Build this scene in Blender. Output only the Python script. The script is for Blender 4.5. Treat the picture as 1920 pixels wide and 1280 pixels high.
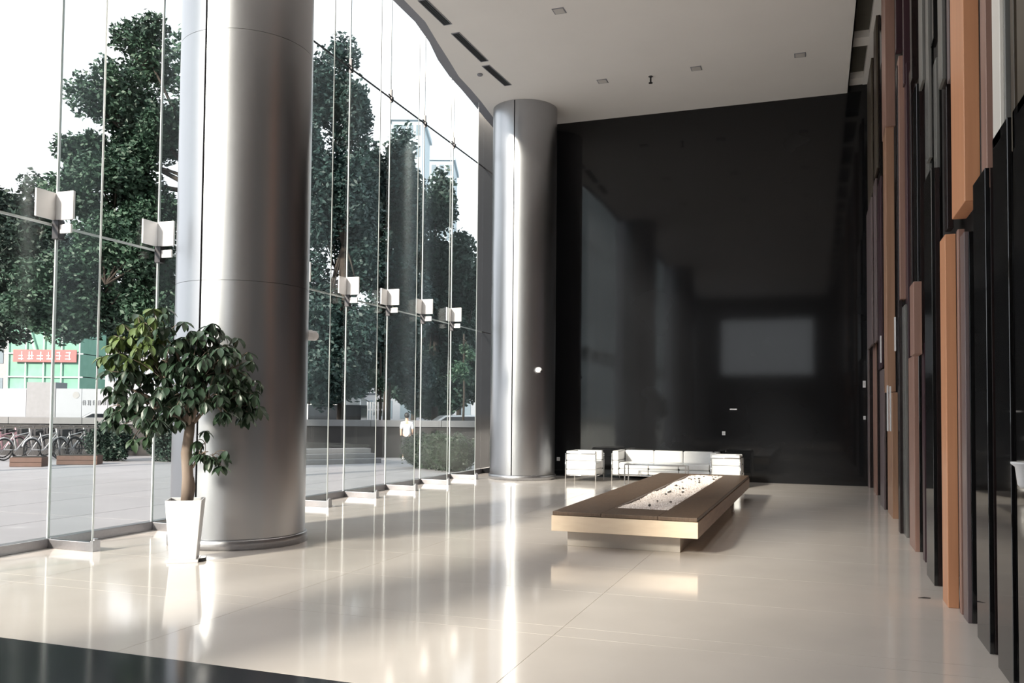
import bpy, bmesh, math, random
import numpy as np
from math import sin, cos, pi, radians, hypot, atan2, sqrt
from mathutils import Vector, Matrix
random.seed(7)
for o in list(bpy.data.objects): bpy.data.objects.remove(o)
S = bpy.context.scene
COL = S.collection
# ------------------------------------------------------------------ camera
FPX, EYE, YAW, PIT, ROLL, CYP = 1611.5, 1.55, radians(19.526), radians(2.105), radians(.5385), 713.4
cd = bpy.data.cameras.new('camera'); cam = bpy.data.objects.new('camera', cd); COL.objects.link(cam)
cd.sensor_width = 36.0; cd.lens = 36.0*FPX/1920.0; cd.clip_end = 600; cd.clip_start = 0.05
cd.shift_y = (CYP-640)/1920
_fw = Vector((-sin(YAW)*cos(PIT), cos(YAW)*cos(PIT), sin(PIT))); _r0 = Vector((cos(YAW), sin(YAW), 0)); _u0 = _r0.cross(_fw)
_rt = _r0*cos(ROLL)+_u0*sin(ROLL); _up = _u0*cos(ROLL)-_r0*sin(ROLL)
cam.matrix_world = Matrix(((_rt.x, _up.x, -_fw.x, 0), (_rt.y, _up.y, -_fw.y, 0), (_rt.z, _up.z, -_fw.z, EYE), (0, 0, 0, 1)))
S.camera = cam
# ------------------------------------------------------------------ light
W = bpy.data.worlds.new('world'); S.world = W; W.use_nodes = True
bg = W.node_tree.nodes['Background']; bg.inputs['Color'].default_value = (0.93, 0.96, 1.0, 1); bg.inputs['Strength'].default_value = 1.0
sl = bpy.data.lights.new('sun', 'SUN'); sun = bpy.data.objects.new('sun', sl); COL.objects.link(sun)
sl.energy = 5.8; sl.angle = radians(6.0); sl.color = (1.0, 0.87, 0.74)
sun.rotation_euler = Vector((.8, 2.2, -1)).to_track_quat('-Z', 'Y').to_euler(); sun.location = (-12, -20, 16)
FILL_W = 48.0      # fill light added at each recessed ceiling fixture
V = S.view_settings
V.view_transform = 'Standard'; V.look = 'None'; V.gamma = 1; V.use_curve_mapping = False; V.exposure = 0.97

# ------------------------------------------------------------------ camera geometry used to survey positions
_C = Vector((0, 0, EYE))
def ray(x, y): return _fw+_rt*((x-960)/FPX)-_up*((y-CYP)/FPX)
def on_z(x, y, z=0): d = ray(x, y); return _C+d*((z-EYE)/d.z)
def on_x(x, y, X): d = ray(x, y); return _C+d*(X/d.x)
def on_y(x, y, Y): d = ray(x, y); return _C+d*(Y/d.y)
def at(x, y, dep): return _C+ray(x, y)*dep

# ------------------------------------------------------------------ materials
MATS = {}
def mat(name, col, rough=.5, metal=0., var=0., scale=6., bump=0., spec=.5, col2=None, stretch=None, coat=0., detail=4):
    if name in MATS: return MATS[name]
    m = bpy.data.materials.new(name); m.use_nodes = True; nt = m.node_tree; b = nt.nodes['Principled BSDF']
    b.inputs['Roughness'].default_value = rough; b.inputs['Metallic'].default_value = metal
    b.inputs['Specular IOR Level'].default_value = spec; b.inputs['Coat Weight'].default_value = coat
    c1 = (*col, 1)
    tc = nt.nodes.new('ShaderNodeTexCoord'); mp = nt.nodes.new('ShaderNodeMapping')
    nt.links.new(tc.outputs['Object'], mp.inputs['Vector'])
    if stretch: mp.inputs['Scale'].default_value = stretch
    nz = nt.nodes.new('ShaderNodeTexNoise'); nz.inputs['Scale'].default_value = scale; nz.inputs['Detail'].default_value = detail
    nt.links.new(mp.outputs['Vector'], nz.inputs['Vector'])
    rp = nt.nodes.new('ShaderNodeValToRGB')
    if col2 is None: col2 = tuple(max(0, c*(1-var)) for c in col)
    rp.color_ramp.elements[0].position = .3; rp.color_ramp.elements[1].position = .7
    rp.color_ramp.elements[0].color = (*col2, 1); rp.color_ramp.elements[1].color = c1
    nt.links.new(nz.outputs['Fac'], rp.inputs['Fac']); nt.links.new(rp.outputs['Color'], b.inputs['Base Color'])
    if bump:
        bp = nt.nodes.new('ShaderNodeBump'); bp.inputs['Strength'].default_value = bump; bp.inputs['Distance'].default_value = .01
        nt.links.new(nz.outputs['Fac'], bp.inputs['Height']); nt.links.new(bp.outputs['Normal'], b.inputs['Normal'])
    MATS[name] = m; return m
def glass(name, tint, base=.035, rough=.0):
    if name in MATS: return MATS[name]
    m = bpy.data.materials.new(name); m.use_nodes = True; nt = m.node_tree
    for n in list(nt.nodes):
        if n.type != 'OUTPUT_MATERIAL': nt.nodes.remove(n)
    out = [n for n in nt.nodes if n.type == 'OUTPUT_MATERIAL'][0]
    t = nt.nodes.new('ShaderNodeBsdfTransparent'); t.inputs['Color'].default_value = (*tint, 1)
    g = nt.nodes.new('ShaderNodeBsdfGlossy'); g.inputs['Roughness'].default_value = rough; g.inputs['Color'].default_value = (.95, .98, 1, 1)
    lw = nt.nodes.new('ShaderNodeLayerWeight'); lw.inputs['Blend'].default_value = .5
    p = nt.nodes.new('ShaderNodeMath'); p.operation = 'POWER'; p.inputs[1].default_value = 5
    a = nt.nodes.new('ShaderNodeMath'); a.operation = 'MULTIPLY_ADD'; a.inputs[1].default_value = .4; a.inputs[2].default_value = base
    nt.links.new(lw.outputs['Facing'], p.inputs[0]); nt.links.new(p.outputs[0], a.inputs[0])
    mx = nt.nodes.new('ShaderNodeMixShader'); nt.links.new(a.outputs[0], mx.inputs['Fac'])
    nt.links.new(t.outputs[0], mx.inputs[1]); nt.links.new(g.outputs[0], mx.inputs[2]); nt.links.new(mx.outputs[0], out.inputs['Surface'])
    MATS[name] = m; return m
M_FLOOR = mat('polished_cream_stone', (.73, .675, .63), .09, var=.07, scale=1.3, spec=.6, detail=6)
M_GROUT = mat('grout', (.30, .28, .25), .7, var=.1)
M_GRANITE = mat('black_granite', (.035, .038, .045), .12, var=.4, scale=60)
M_CEIL = mat('ceiling_paint', (.86, .84, .82), .75, var=.03, scale=1)
M_FASCIA = mat('fascia_grey_paint', (.26, .265, .30), .5, var=.05)
M_BLACK = mat('black_glass_wall', (.011, .0115, .013), .06, var=.3, scale=.5, spec=.4)
M_REAR = mat('rear_stone', (.20, .19, .185), .5, var=.2, scale=2)
M_STEEL = mat('brushed_steel', (.40, .40, .42), .38, metal=1., var=.08, scale=30)
M_COLUMN = mat('satin_aluminium', (.44, .445, .465), .31, metal=1., var=.05, scale=1.2)
M_DARKMET = mat('dark_metal', (.05, .05, .055), .4, metal=.6, var=.2)
M_SEAM = mat('black_seam', (.004, .004, .005), .9, var=.1)
M_GLASS = glass('clear_glass', (.945, .955, .955), .010)
M_FINGL = glass('fin_glass', (.93, .955, .955), .008)
M_EDGE = mat('polished_glass_edge', (.66, .72, .72), .15, var=.1, scale=3)
M_PLATE = mat('pale_splice_plate', (.82, .82, .83), .38, var=.05)
M_WHITE = mat('white_paint', (.76, .76, .78), .35, var=.03)
M_LEATHER = mat('white_leather', (.80, .80, .80), .42, var=.05, scale=20, bump=.05)
M_CHROME = mat('chrome', (.75, .75, .76), .12, metal=1., var=.03)
M_TOPWOOD = mat('dark_brown_wood', (.16, .105, .07), .35, col2=(.10, .066, .045), scale=9, stretch=(6, .6, 1), bump=.03)
M_SIDE = mat('shaded_side_wood', (.34, .23, .16), .4, col2=(.26, .17, .115), scale=5, stretch=(1, .5, 5))  # cream side boards; their shade is put into a darker brown
M_CREAM = mat('cream_wood', (.86, .70, .53), .38, col2=(.80, .63, .47), scale=5, stretch=(1, 1, 5))
M_BASE = mat('plinth_floor_reflection', (.55, .50, .45), .25, var=.1)  # pale tone paints the floor's reflection on a mirrored plinth
M_GRAVEL = mat('white_gravel', (.84, .77, .73), .8, col2=(.66, .58, .54), scale=14, bump=.4)
M_DKSTONE = mat('dark_pebble', (.10, .09, .08), .7, var=.3)
M_SOIL = mat('potting_soil', (.02, .017, .014), .95, var=.5, scale=40, bump=.6)
M_BARK = mat('plant_bark', (.30, .24, .20), .8, col2=(.19, .14, .11), scale=8, stretch=(1, 1, .3), bump=.4)
M_LEAF = mat('plant_leaf', (.06, .105, .055), .38, col2=(.025, .05, .035), scale=3)
M_LEAF2 = mat('young_plant_leaf', (.17, .23, .07), .42, col2=(.08, .13, .045), scale=3)

# ------------------------------------------------------------------ mesh helpers
class MB:
    def __init__(s): s.v = []; s.f = []
    def box(s, x0, x1, y0, y1, z0, z1):
        b = len(s.v)
        s.v += [(x0,y0,z0),(x1,y0,z0),(x1,y1,z0),(x0,y1,z0),(x0,y0,z1),(x1,y0,z1),(x1,y1,z1),(x0,y1,z1)]
        s.f += [tuple(b+i for i in q) for q in ((0,3,2,1),(4,5,6,7),(0,1,5,4),(1,2,6,5),(2,3,7,6),(3,0,4,7))]
        return s
    def prism(s, poly, z0, z1):
        b = len(s.v); n = len(poly)
        s.v += [(x, y, z0) for x, y in poly]+[(x, y, z1) for x, y in poly]
        s.f.append(tuple(b+i for i in reversed(range(n)))); s.f.append(tuple(b+n+i for i in range(n)))
        for i in range(n): j = (i+1) % n; s.f.append((b+i, b+j, b+n+j, b+n+i))
        return s
    def lathe(s, prof, c=(0, 0), n=32):
        b = len(s.v)
        for r, z in prof:
            for k in range(n): s.v.append((c[0]+r*cos(2*pi*k/n), c[1]+r*sin(2*pi*k/n), z))
        for i in range(len(prof)-1):
            for k in range(n):
                q = (k+1) % n; s.f.append((b+i*n+k, b+i*n+q, b+(i+1)*n+q, b+(i+1)*n+k))
        s.f.append(tuple(b+k for k in reversed(range(n)))); s.f.append(tuple(b+(len(prof)-1)*n+k for k in range(n)))
        return s
    def tube(s, pts, r, n=8):
        pts = [Vector(p) for p in pts]; b = len(s.v)
        rs = r if isinstance(r, (list, tuple)) else [r]*len(pts)
        for i, p in enumerate(pts):
            d = (pts[min(i+1, len(pts)-1)]-pts[max(i-1, 0)]).normalized()
            a = d.cross(Vector((0, 0, 1)) if abs(d.z) < .9 else Vector((1, 0, 0))).normalized(); c = d.cross(a)
            for k in range(n): s.v.append(tuple(p+(a*cos(2*pi*k/n)+c*sin(2*pi*k/n))*rs[i]))
        for i in range(len(pts)-1):
            for k in range(n):
                q = (k+1) % n; s.f.append((b+i*n+k, b+i*n+q, b+(i+1)*n+q, b+(i+1)*n+k))
        s.f.append(tuple(b+k for k in reversed(range(n)))); s.f.append(tuple(b+(len(pts)-1)*n+k for k in range(n)))
        return s
    def torus(s, c, R, r, axis='y', n=20, m=6):
        b = len(s.v)
        for i in range(n):
            for j in range(m):
                a = 2*pi*i/n; q = 2*pi*j/m; rr = R+r*cos(q)
                s.v.append((c[0]+rr*cos(a), c[1]+r*sin(q), c[2]+rr*sin(a)) if axis == 'y' else (c[0]+rr*cos(a), c[1]+rr*sin(a), c[2]+r*sin(q)))
        for i in range(n):
            for j in range(m):
                i2 = (i+1) % n; j2 = (j+1) % m; s.f.append((b+i*m+j, b+i*m+j2, b+i2*m+j2, b+i2*m+j))
        return s
    def ball(s, c, rx, ry, rz, n=12, m=8):
        b = len(s.v)
        for i in range(1, m):
            t = pi*i/m
            for k in range(n): s.v.append((c[0]+rx*sin(t)*cos(2*pi*k/n), c[1]+ry*sin(t)*sin(2*pi*k/n), c[2]+rz*cos(t)))
        s.v += [(c[0], c[1], c[2]+rz), (c[0], c[1], c[2]-rz)]; T = b+(m-1)*n
        for i in range(m-2):
            for k in range(n):
                q = (k+1) % n; s.f.append((b+i*n+k, b+(i+1)*n+k, b+(i+1)*n+q, b+i*n+q))
        for k in range(n):
            q = (k+1) % n; s.f.append((T, b+k, b+q)); s.f.append((T+1, b+(m-2)*n+q, b+(m-2)*n+k))
        return s
    def mesh(s, name, m=None, smooth=False):
        me = bpy.data.meshes.new(name); me.from_pydata(s.v, [], s.f); me.update()
        if smooth:
            for p in me.polygons: p.use_smooth = True
        if m: me.materials.append(m)
        return me
    def build(s, name, m, parent=None, smooth=False, bevel=0, seg=2):
        return link(name, s.mesh(name, m, smooth), parent, bevel, seg)
def link(name, me, parent=None, bevel=0, seg=2):
    o = bpy.data.objects.new(name, me); COL.objects.link(o)
    if parent: o.parent = parent
    if bevel:
        b = o.modifiers.new('bevel', 'BEVEL'); b.width = bevel; b.segments = seg; b.limit_method = 'ANGLE'
    return o
def empty(name, loc=(0, 0, 0), rz=0):
    o = bpy.data.objects.new(name, None); COL.objects.link(o); o.location = loc; o.rotation_euler = (0, 0, rz); o.empty_display_size = .1
    return o
def tag(o, label=None, cat=None, group=None, kind=None):
    if label: o['label'] = label
    if cat: o['category'] = cat
    if group: o['group'] = group
    if kind: o['kind'] = kind
    return o
def struct(o, label=None, cat=None): return tag(o, label, cat, kind='structure')
def dup(root, loc, rz):
    r = root.copy(); COL.objects.link(r); r.location = loc; r.rotation_euler = (0, 0, rz)
    for ch in list(root.children):
        c = ch.copy(); COL.objects.link(c); c.parent = r
        for g in ch.children:
            d = g.copy(); COL.objects.link(d); d.parent = c
    return r
def smooth_by_angle(o):
    for p in o.data.polygons: p.use_smooth = len(p.vertices) == 4

# ================================================================== THE ROOM
XG, YB, ZC = -8.074, 20.42, 8.77           # glass plane, back wall, ceiling
XW = 1.30                                # backing of the slatted wall
YR = -14.0                              # rear wall
# floor: screed, tiles, granite band
fl_ = struct(MB().box(XG-.2, XW+.3, YR-.3, YB+.3, -.30, -.006).build('floor', M_GROUT), 'polished cream stone floor of the lobby', 'floor')
ys = [YR, -12.2, -10.4, -8.6, -6.8, -5.0, -3.2, -1.4, .4]+[None]+[4.38, 5.80, 6.06]+[7.30+1.24*k for k in range(12)]
xs = [XG+.02, -6.7, -4.22, -1.735, XW]
G = .0018
for r in range(len(ys)-1):
    if ys[r] is None or ys[r+1] is None: continue
    for c in range(len(xs)-1):
        y1 = min(ys[r+1], YB)
        if y1-ys[r] < .05: continue
        MB().box(xs[c]+G, xs[c+1]-G, ys[r]+G, y1-G, -.02, 0).build('tile', M_FLOOR, fl_)
MB().box(xs[0], XW, .4+G, 4.38-G, -.02, .0).build('granite_band', M_GRANITE, fl_)['label'] = 'dark polished granite band across the floor'
# ceiling with a wavy edge towards the glass
edge = [(-6.9, YR), (-6.6, -8), (-6.9, -2), (-6.55, 4), (-6.85, 9), (-6.8, 12), (-6.81, 13.34), (-6.82, 14.23), (-6.97, 15.1), (-7.1, 15.94), (-7.25, 16.84), (-7.28, 17.55), (-7.34, 18.37), (-7.46, 19.5), (-7.55, YB)]
XCE = .69
poly = edge+[(XCE, YB), (XCE, YR)]
ce = struct(MB().prism(list(reversed(poly)), ZC, ZC+.35).build('ceiling', M_CEIL), 'white ceiling with a wavy edge beside the glass', 'ceiling')
ow = [.25, .25, .25, .25, .23, .21, .2, .19, .16, .22, .2, .21, .22, .22, .2]
m = MB()
for i, (x, y) in enumerate(edge):
    m.v += [(x, y, ZC), (x-ow[i]*1.1, y, ZC+.03), (x-ow[i]*1.1, y, 13.8), (x, y, 13.8)]
for i in range(len(edge)-1):
    b = 4*i
    for q in range(4): m.f.append((b+q, b+(q+1) % 4, b+4+(q+1) % 4, b+4+q))
n = 4*len(edge)
m.f += [(3, 2, 1, 0), (n-4, n-3, n-2, n-1)]
struct(m.build('trim_1', M_FASCIA), 'grey curved fascia along the ceiling edge', 'trim')
struct(MB().box(XG-.3, -5.8, YR-.3, YB+.3, 13.8, 13.5).build('ceiling_void', M_CEIL), 'unseen roof added to keep sky light out of the ceiling void', 'ceiling')  # unseen roof added to stop sky light entering the void
# back wall
struct(MB().box(XG-.15, XW+.3, YB, YB+.35, 0, 13.8).build('wall_back', M_BLACK, bevel=.004), 'glossy black back wall', 'wall')
# unseen rear wall; high window band shaped for its reflection in the black wall
wr = struct(empty('wall_rear'), 'unseen grey stone rear wall with a high window band added for its reflection', 'wall')
for bx in ((XG, -5.6, 0, 13.8), (-.2, XW+.3, 0, 13.8), (-5.6, -.2, 0, 4.0), (-5.6, -.2, 7.4, 13.8)):
    MB().box(bx[0], bx[1], YR-.3, YR, bx[2], bx[3]).build('panel', M_REAR, wr)
for q in range(3): MB().box(-5.6+1.8*q+.02, -3.8+1.8*q-.02, YR-.16, YR-.14, 4.0, 7.4).build('pane', M_GLASS, wr)
# coffered soffit in the slot between ceiling and slats
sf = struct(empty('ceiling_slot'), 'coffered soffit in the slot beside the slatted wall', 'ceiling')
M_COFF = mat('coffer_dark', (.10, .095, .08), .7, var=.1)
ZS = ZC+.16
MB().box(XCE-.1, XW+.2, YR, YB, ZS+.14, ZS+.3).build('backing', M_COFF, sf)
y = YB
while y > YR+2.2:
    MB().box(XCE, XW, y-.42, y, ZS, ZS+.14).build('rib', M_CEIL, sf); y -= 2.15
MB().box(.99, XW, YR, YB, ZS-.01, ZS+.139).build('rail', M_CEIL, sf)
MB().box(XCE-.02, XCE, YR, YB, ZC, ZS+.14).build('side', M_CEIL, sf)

# ---- glazed facade
win = struct(empty('window_1'), 'tall frameless glass facade with glass fins', 'window')
Z1, Z2, ZT = 3.60, 7.85, 13.8
FD = .65
J = [7.34+1.583*k for k in range(-13, 8)]
ends = [YR]+[j for j in J if j > YR+.1]+[YB]
pane_cache = {}
def shared(name, key, fn, parent, loc, bevel=0):
    if key not in pane_cache: pane_cache[key] = fn()
    o = link(name, pane_cache[key], parent, bevel); o.location = loc; return o
for i in range(len(ends)-1):
    y0, y1 = ends[i], ends[i+1]; L = round(y1-y0, 3)
    for (a, b) in ((.10, Z1), (Z1, Z2), (Z2, ZT)):
        shared('pane', ('p', L, a), lambda: MB().box(-.009, .009, .008, L-.008, a+.006, b-.006).mesh('pane', M_GLASS), win, (XG, y0, 0))
    shared('base_channel', ('b', L), lambda: MB().box(-.06, .06, 0, L, 0, .11).mesh('base_channel', M_STEEL), win, (XG, y0, 0), .006)
    for z, r in ((Z1, .012), (Z2, .010)):
        shared('horizontal_joint', ('h', L, z), lambda: MB().box(-.014, .014, 0, L, z-r, z+r).mesh('horizontal_joint', M_EDGE if z == Z1 else M_DARKMET), win, (XG, y0, 0))
fin_me = MB().box(.03, FD, -.010, .010, .10, ZT).mesh('glass_fin', M_FINGL)
ed_me = MB().box(FD, FD+.006, -.012, .012, .10, ZT).mesh('edge', M_EDGE)
sh_me = MB().box(.06, FD+.02, -.035, .035, 0, .10).mesh('base_shoe', M_STEEL)
cap_me = MB().box(FD+.02, FD+.06, -.05, .05, .0, .12).lathe([(.028, .12), (.028, .135), (.018, .145)], (FD+.04, 0), 12).mesh('end_cap', M_STEEL)
seal_me = MB().box(.009, .024, -.016, .016, .10, ZT).mesh('joint_seal', M_EDGE)
for y in ends[1:-1]:
    f = link('glass_fin', fin_me, win); f.location = (XG, y, 0)
    link('edge', ed_me, f); link('base_shoe', sh_me, f, .004); link('end_cap', cap_me, f); link('joint_seal', seal_me, f)
    # splice plates at mid height: one on the pane, one on the fin, a short one below
    shared('splice_plate', 'sp1', lambda: MB().box(.014, .04, -.30, -.02, Z1+.05, Z1+.36).mesh('splice_plate', M_PLATE), win, (XG, y, 0), .006)
    shared('splice_plate', 'sp2', lambda: MB().box(.04, .29, -.045, -.012, Z1+.05, Z1+.37).mesh('splice_plate', M_PLATE), win, (XG, y, 0), .006)
    shared('splice_plate', 'sp3', lambda: MB().box(.08, .26, -.04, -.012, Z1-.10, Z1-.0).mesh('splice_plate', M_PLATE), win, (XG, y, 0), .006)
    shared('clamp', 'cl', lambda: MB().box(.01, .10, -.06, .03, Z1-.16, Z1+.05).mesh('clamp', M_DARKMET), win, (XG, y, 0), .004)
    shared('spider_fitting', 'spd', lambda: MB().box(.0, .05, -.02, .02, Z2-.10, Z2+.16).tube([(.02, -.09, Z2+.04), (.04, 0, Z2), (.02, .09, Z2-.06)], .014).lathe([(.035, Z2-.05), (.035, Z2+.0)], (.05, 0), 10).mesh('spider_fitting', M_DARKMET), win, (XG, y, 0))

# ---- slatted wall on the right
wrt = struct(MB().box(XW, XW+.3, YR, YB, 0, 13.8).build('wall_right', mat('slat_backing', (.02, .016, .016), .5, var=.2)), 'wall of upright slats in copper, brown, grey and black', 'wall')
SC = {
 'mauve': mat('slat_mauve', (.19, .15, .155), .3, col2=(.15, .115, .115), scale=2, stretch=(8, 8, .4)),
 'pink': mat('slat_pink_brown', (.38, .23, .185), .32, col2=(.30, .175, .14), scale=2, stretch=(8, 8, .4)),
 'tan': mat('slat_tan_copper', (.42, .25, .165), .32, col2=(.34, .19, .12), scale=2, stretch=(8, 8, .4)),
 'orange': mat('slat_orange_copper', (.76, .37, .20), .32, col2=(.66, .31, .165), scale=2, stretch=(8, 8, .3)),
 'gray': mat('slat_grey_sheen', (.20, .195, .185), .22, col2=(.16, .16, .155), scale=2, stretch=(6, 6, .5)),  # grey paints reflections of the ceiling into the upper slat faces
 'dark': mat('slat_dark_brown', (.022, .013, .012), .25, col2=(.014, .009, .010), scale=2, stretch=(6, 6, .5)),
 'black': mat('slat_black_gloss', (.010, .010, .010), .04, col2=(.007, .007, .008), scale=2, spec=1.),
 'olive': mat('slat_olive_brown', (.10, .08, .06), .35, col2=(.07, .055, .04), scale=2, stretch=(6, 6, .5)),
 'wine': mat('slat_wine_brown', (.06, .028, .036), .3, col2=(.04, .018, .025), scale=2, stretch=(6, 6, .5)),
 'white': mat('slat_sky_glint', (.85, .82, .77), .3, var=.03),  # bright strip: sky reflection put into a white colour
}
ZTOP = 13.0
def slat(xa, xm, xr, yref, X, ytop, ybot, face, side=None, thick=None):
    """-X face spans pixels xa..xm, -Y face xm..xr at image row yref, front plane at X"""
    n = on_x(xm, yref, X).y; f = on_x(xa, yref, X).y
    x2 = min(XW, max(X+.05, on_y(xr, yref, n).x)) if thick is None else X+thick
    z1 = ZTOP if ytop is None else on_x(xm, ytop, X).z
    z0 = 0. if ybot is None else max(0, on_x(xm, ybot, X).z)
    f = max(f, n+.02)
    if side is None or side == face:
        return MB().box(X, x2, n, f, z0, z1).build('slat', SC[face], wrt, bevel=.004, seg=1)
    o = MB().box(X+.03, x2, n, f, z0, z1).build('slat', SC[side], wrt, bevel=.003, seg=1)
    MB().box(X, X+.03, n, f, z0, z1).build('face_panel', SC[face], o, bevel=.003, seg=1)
    return o
def base(xm, yb): return on_z(xm, yb).x
SL = [
 # bottom tier (standing on the floor): xa, xm, xr, row, X, top row, bottom row, face, side
 (1624, 1629, 1638, 912, base(1629, 914), 650, None, 'mauve', 'dark'),
 (1638, 1643, 1651, 926, base(1643, 928), 640, None, 'pink', 'dark'),
 (1651, 1658, 1665, 955, base(1658, 955), 690, None, 'mauve', 'dark'),
 (1665, 1674, 1685, 968, base(1674, 972), 735, None, 'tan', None),
 (1685, 1688, 1692, 1000, base(1688, 1000), 95, None, 'dark', None),
 (1692, 1700, 1706, 1008, base(1700, 1008), 566, None, 'gray', 'dark'),
 (1706, 1716, 1731, 1036, base(1716, 1034), 664, None, 'pink', None),
 (1731, 1735, 1738, 1055, base(1735, 1054), 640, None, 'wine', 'dark'),
 (1738, 1752, 1769, 1090, base(1752, 1098), 300, None, 'black', 'dark'),
 (1768, 1778, 1799, 1140, base(1778, 1139), 430, None, 'orange', None),
 (1800, 1803, 1806, 1155, base(1803, 1152), 420, None, 'pink', None),
 (1807, 1815, 1833, 1165, base(1815, 1168), 425, None, 'mauve', 'black'),
 (1833, 1856, 1872, 1215, base(1856, 1226), 300, None, 'black', 'dark'),
 (1872, 1900, 1911, 1275, 1.055, 200, None, 'black', 'dark'),
 (1911, 1946, 1962, 1275, 1.055, 135, None, 'black', 'dark'),
 (1962, 2020, 2040, 1275, 1.055, 140, None, 'black', 'dark'),
 (2042, 2120, 2150, 1275, 1.055, 150, None, 'black', 'dark'),
 # middle tier
 (1625, 1634, 1638, 500, 0.985, 366, 646, 'mauve', 'dark'),
 (1638, 1642, 1646, 500, 1.025, 330, 640, 'mauve', 'dark'),
 (1646, 1652, 1657, 500, 1.055, 325, 690, 'wine', 'dark'),
 (1657, 1662, 1678, 500, 1.025, 225, 735, 'tan', None),
 (1683, 1687, 1698, 400, 1.045, 95, 562, 'pink', None),
 (1706, 1713, 1729, 590, 0.985, 527, 664, 'pink', None),
 (1699, 1703, 1706, 650, 1.105, 100, None, 'wine', None),
 (1706, 1709, 1713, 400, 1.115, 120, None, 'dark', None),
 (1713, 1720, 1735, 400, 1.105, 150, None, 'black', 'dark'),
 (1736, 1742, 1752, 400, 1.085, 60, 760, 'gray', 'black'),
 (1752, 1757, 1764, 400, 1.095, 100, 640, 'gray', 'black'),
 # upper tier
 (1626, 1634, 1638, 200, 1.025, 105, 366, 'olive', 'dark'),
 (1638, 1643, 1650, 120, 1.055, None, 320, 'olive', 'dark'),
 (1653, 1660, 1678, 120, 1.025, None, 240, 'pink', None),
 (1678, 1680, 1692, 40, 1.085, None, 95, 'wine', None),
 (1692, 1694, 1706, 40, 1.085, None, 160, 'wine', None),
 (1706, 1709, 1722, 60, 1.095, None, 150, 'dark', None),
 (1722, 1729, 1733, 60, 1.055, None, 152, 'gray', 'black'),
 (1735, 1740, 1744, 60, 1.055, None, 300, 'gray', 'black'),
 (1744, 1750, 1758, 60, 1.075, None, 72, 'black', None),
 (1758, 1766, 1774, 60, 1.055, None, 150, 'gray', 'dark'),
 (1775, 1779, 1782, 60, 1.075, None, 150, 'mauve', 'dark'),
 (1770, 1775, 1783, 280, 1.105, 150, 430, 'dark', None),
 (1782, 1806, 1836, 100, 1.035, None, 381, 'orange', None),
 (1838, 1848, 1859, 100, 1.075, None, 356, 'pink', None),
 (1860, 1874, 1879, 100, 1.055, None, 262, 'white', None),  # white face stands for the sky mirrored in this slat
 (1880, 1884, 1893, 60, 1.075, None, 290, 'gray', 'dark'),
 (1894, 1900, 1906, 60, 1.055, None, 280, 'olive', 'dark'),
 (1906, 1960, 1980, 60, 1.055, None, 135, 'olive', 'dark'),
 (1980, 2080, 2110, 60, 1.055, None, 135, 'gray', 'dark'),
]
for s_ in SL: slat(*s_)
# the wall carries on behind the camera in a plain rhythm
yy = 3.0; k = 0
while yy > YR+.5:
    MB().box(1.0+.08*(k % 3), XW, yy-.62, yy-.12, 0, ZTOP).build('slat', SC[('black', 'gray', 'dark', 'tan', 'black')[k % 5]], wrt); yy -= .72; k += 1

# ================================================================== COLUMNS
def column(name, x, y, r, label, tiers):
    c = tag(empty(name, (x, y, 0)), label, 'column', 'metal-clad round columns')
    MB().lathe([(r-.03, 0), (r-.03, .10), (r-.03, ZC)], n=48).build('core', M_SEAM, c)
    b = MB().lathe([(r+.03, 0), (r+.03, .10), (r+.015, .115), (r-.02, .115)], n=64).build('base_ring', M_STEEL, c); smooth_by_angle(b)
    for z0, z1 in tiers:
        for h in (0, 1):
            g = .013/r; N = 40; me = MB()
            a0 = -pi/2+g+h*pi; a1 = pi/2-g+h*pi
            def strip_(r0, za, r1, zb):
                b0 = len(me.v)
                for q in range(N+1):
                    a = a0+(a1-a0)*q/N; me.v += [(r0*cos(a), r0*sin(a), za), (r1*cos(a), r1*sin(a), zb)]
                for q in range(N): me.f.append((b0+2*q, b0+2*q+2, b0+2*q+3, b0+2*q+1))
            za, zb = z0+.002, z1-.002
            strip_(r, za, r, zb); nsm = N
            strip_(r, zb, r-.02, zb); strip_(r-.02, zb, r-.02, za); strip_(r-.02, za, r, za)
            for a in (a0, a1):
                b0 = len(me.v); me.v += [(rr*cos(a), rr*sin(a), z) for rr, z in ((r, za), (r-.02, za), (r-.02, zb), (r, zb))]; me.f.append((b0, b0+1, b0+2, b0+3))
            o = me.build('cladding_panel', M_COLUMN, c)
            for p in o.data.polygons: p.use_smooth = p.index < nsm
    return c
TI = [(.115, 2.99), (2.99, 5.83), (5.83, ZC)]
column('column', -6.47, 8.59, .764, 'large satin metal column behind the potted tree', TI)
column('column', -6.55, 19.24, .764, 'slimmer-looking satin metal column by the black wall', [(.115, ZC)])
column('column', -6.45, -2.1, .764, 'satin metal column behind the viewpoint', TI)

# ================================================================== TABLE WITH GRAVEL
T = tag(empty('gravel_table', (-2.035, 9.46, 0), radians(-.3)), 'long low wooden table with a recessed bed of white gravel', 'table')
WX, LY, ZT0, ZT1 = .815, 7.0, .205, .425
gx0, gx1, gy0, gy1 = -.25, .39, .66, 6.75
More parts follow.
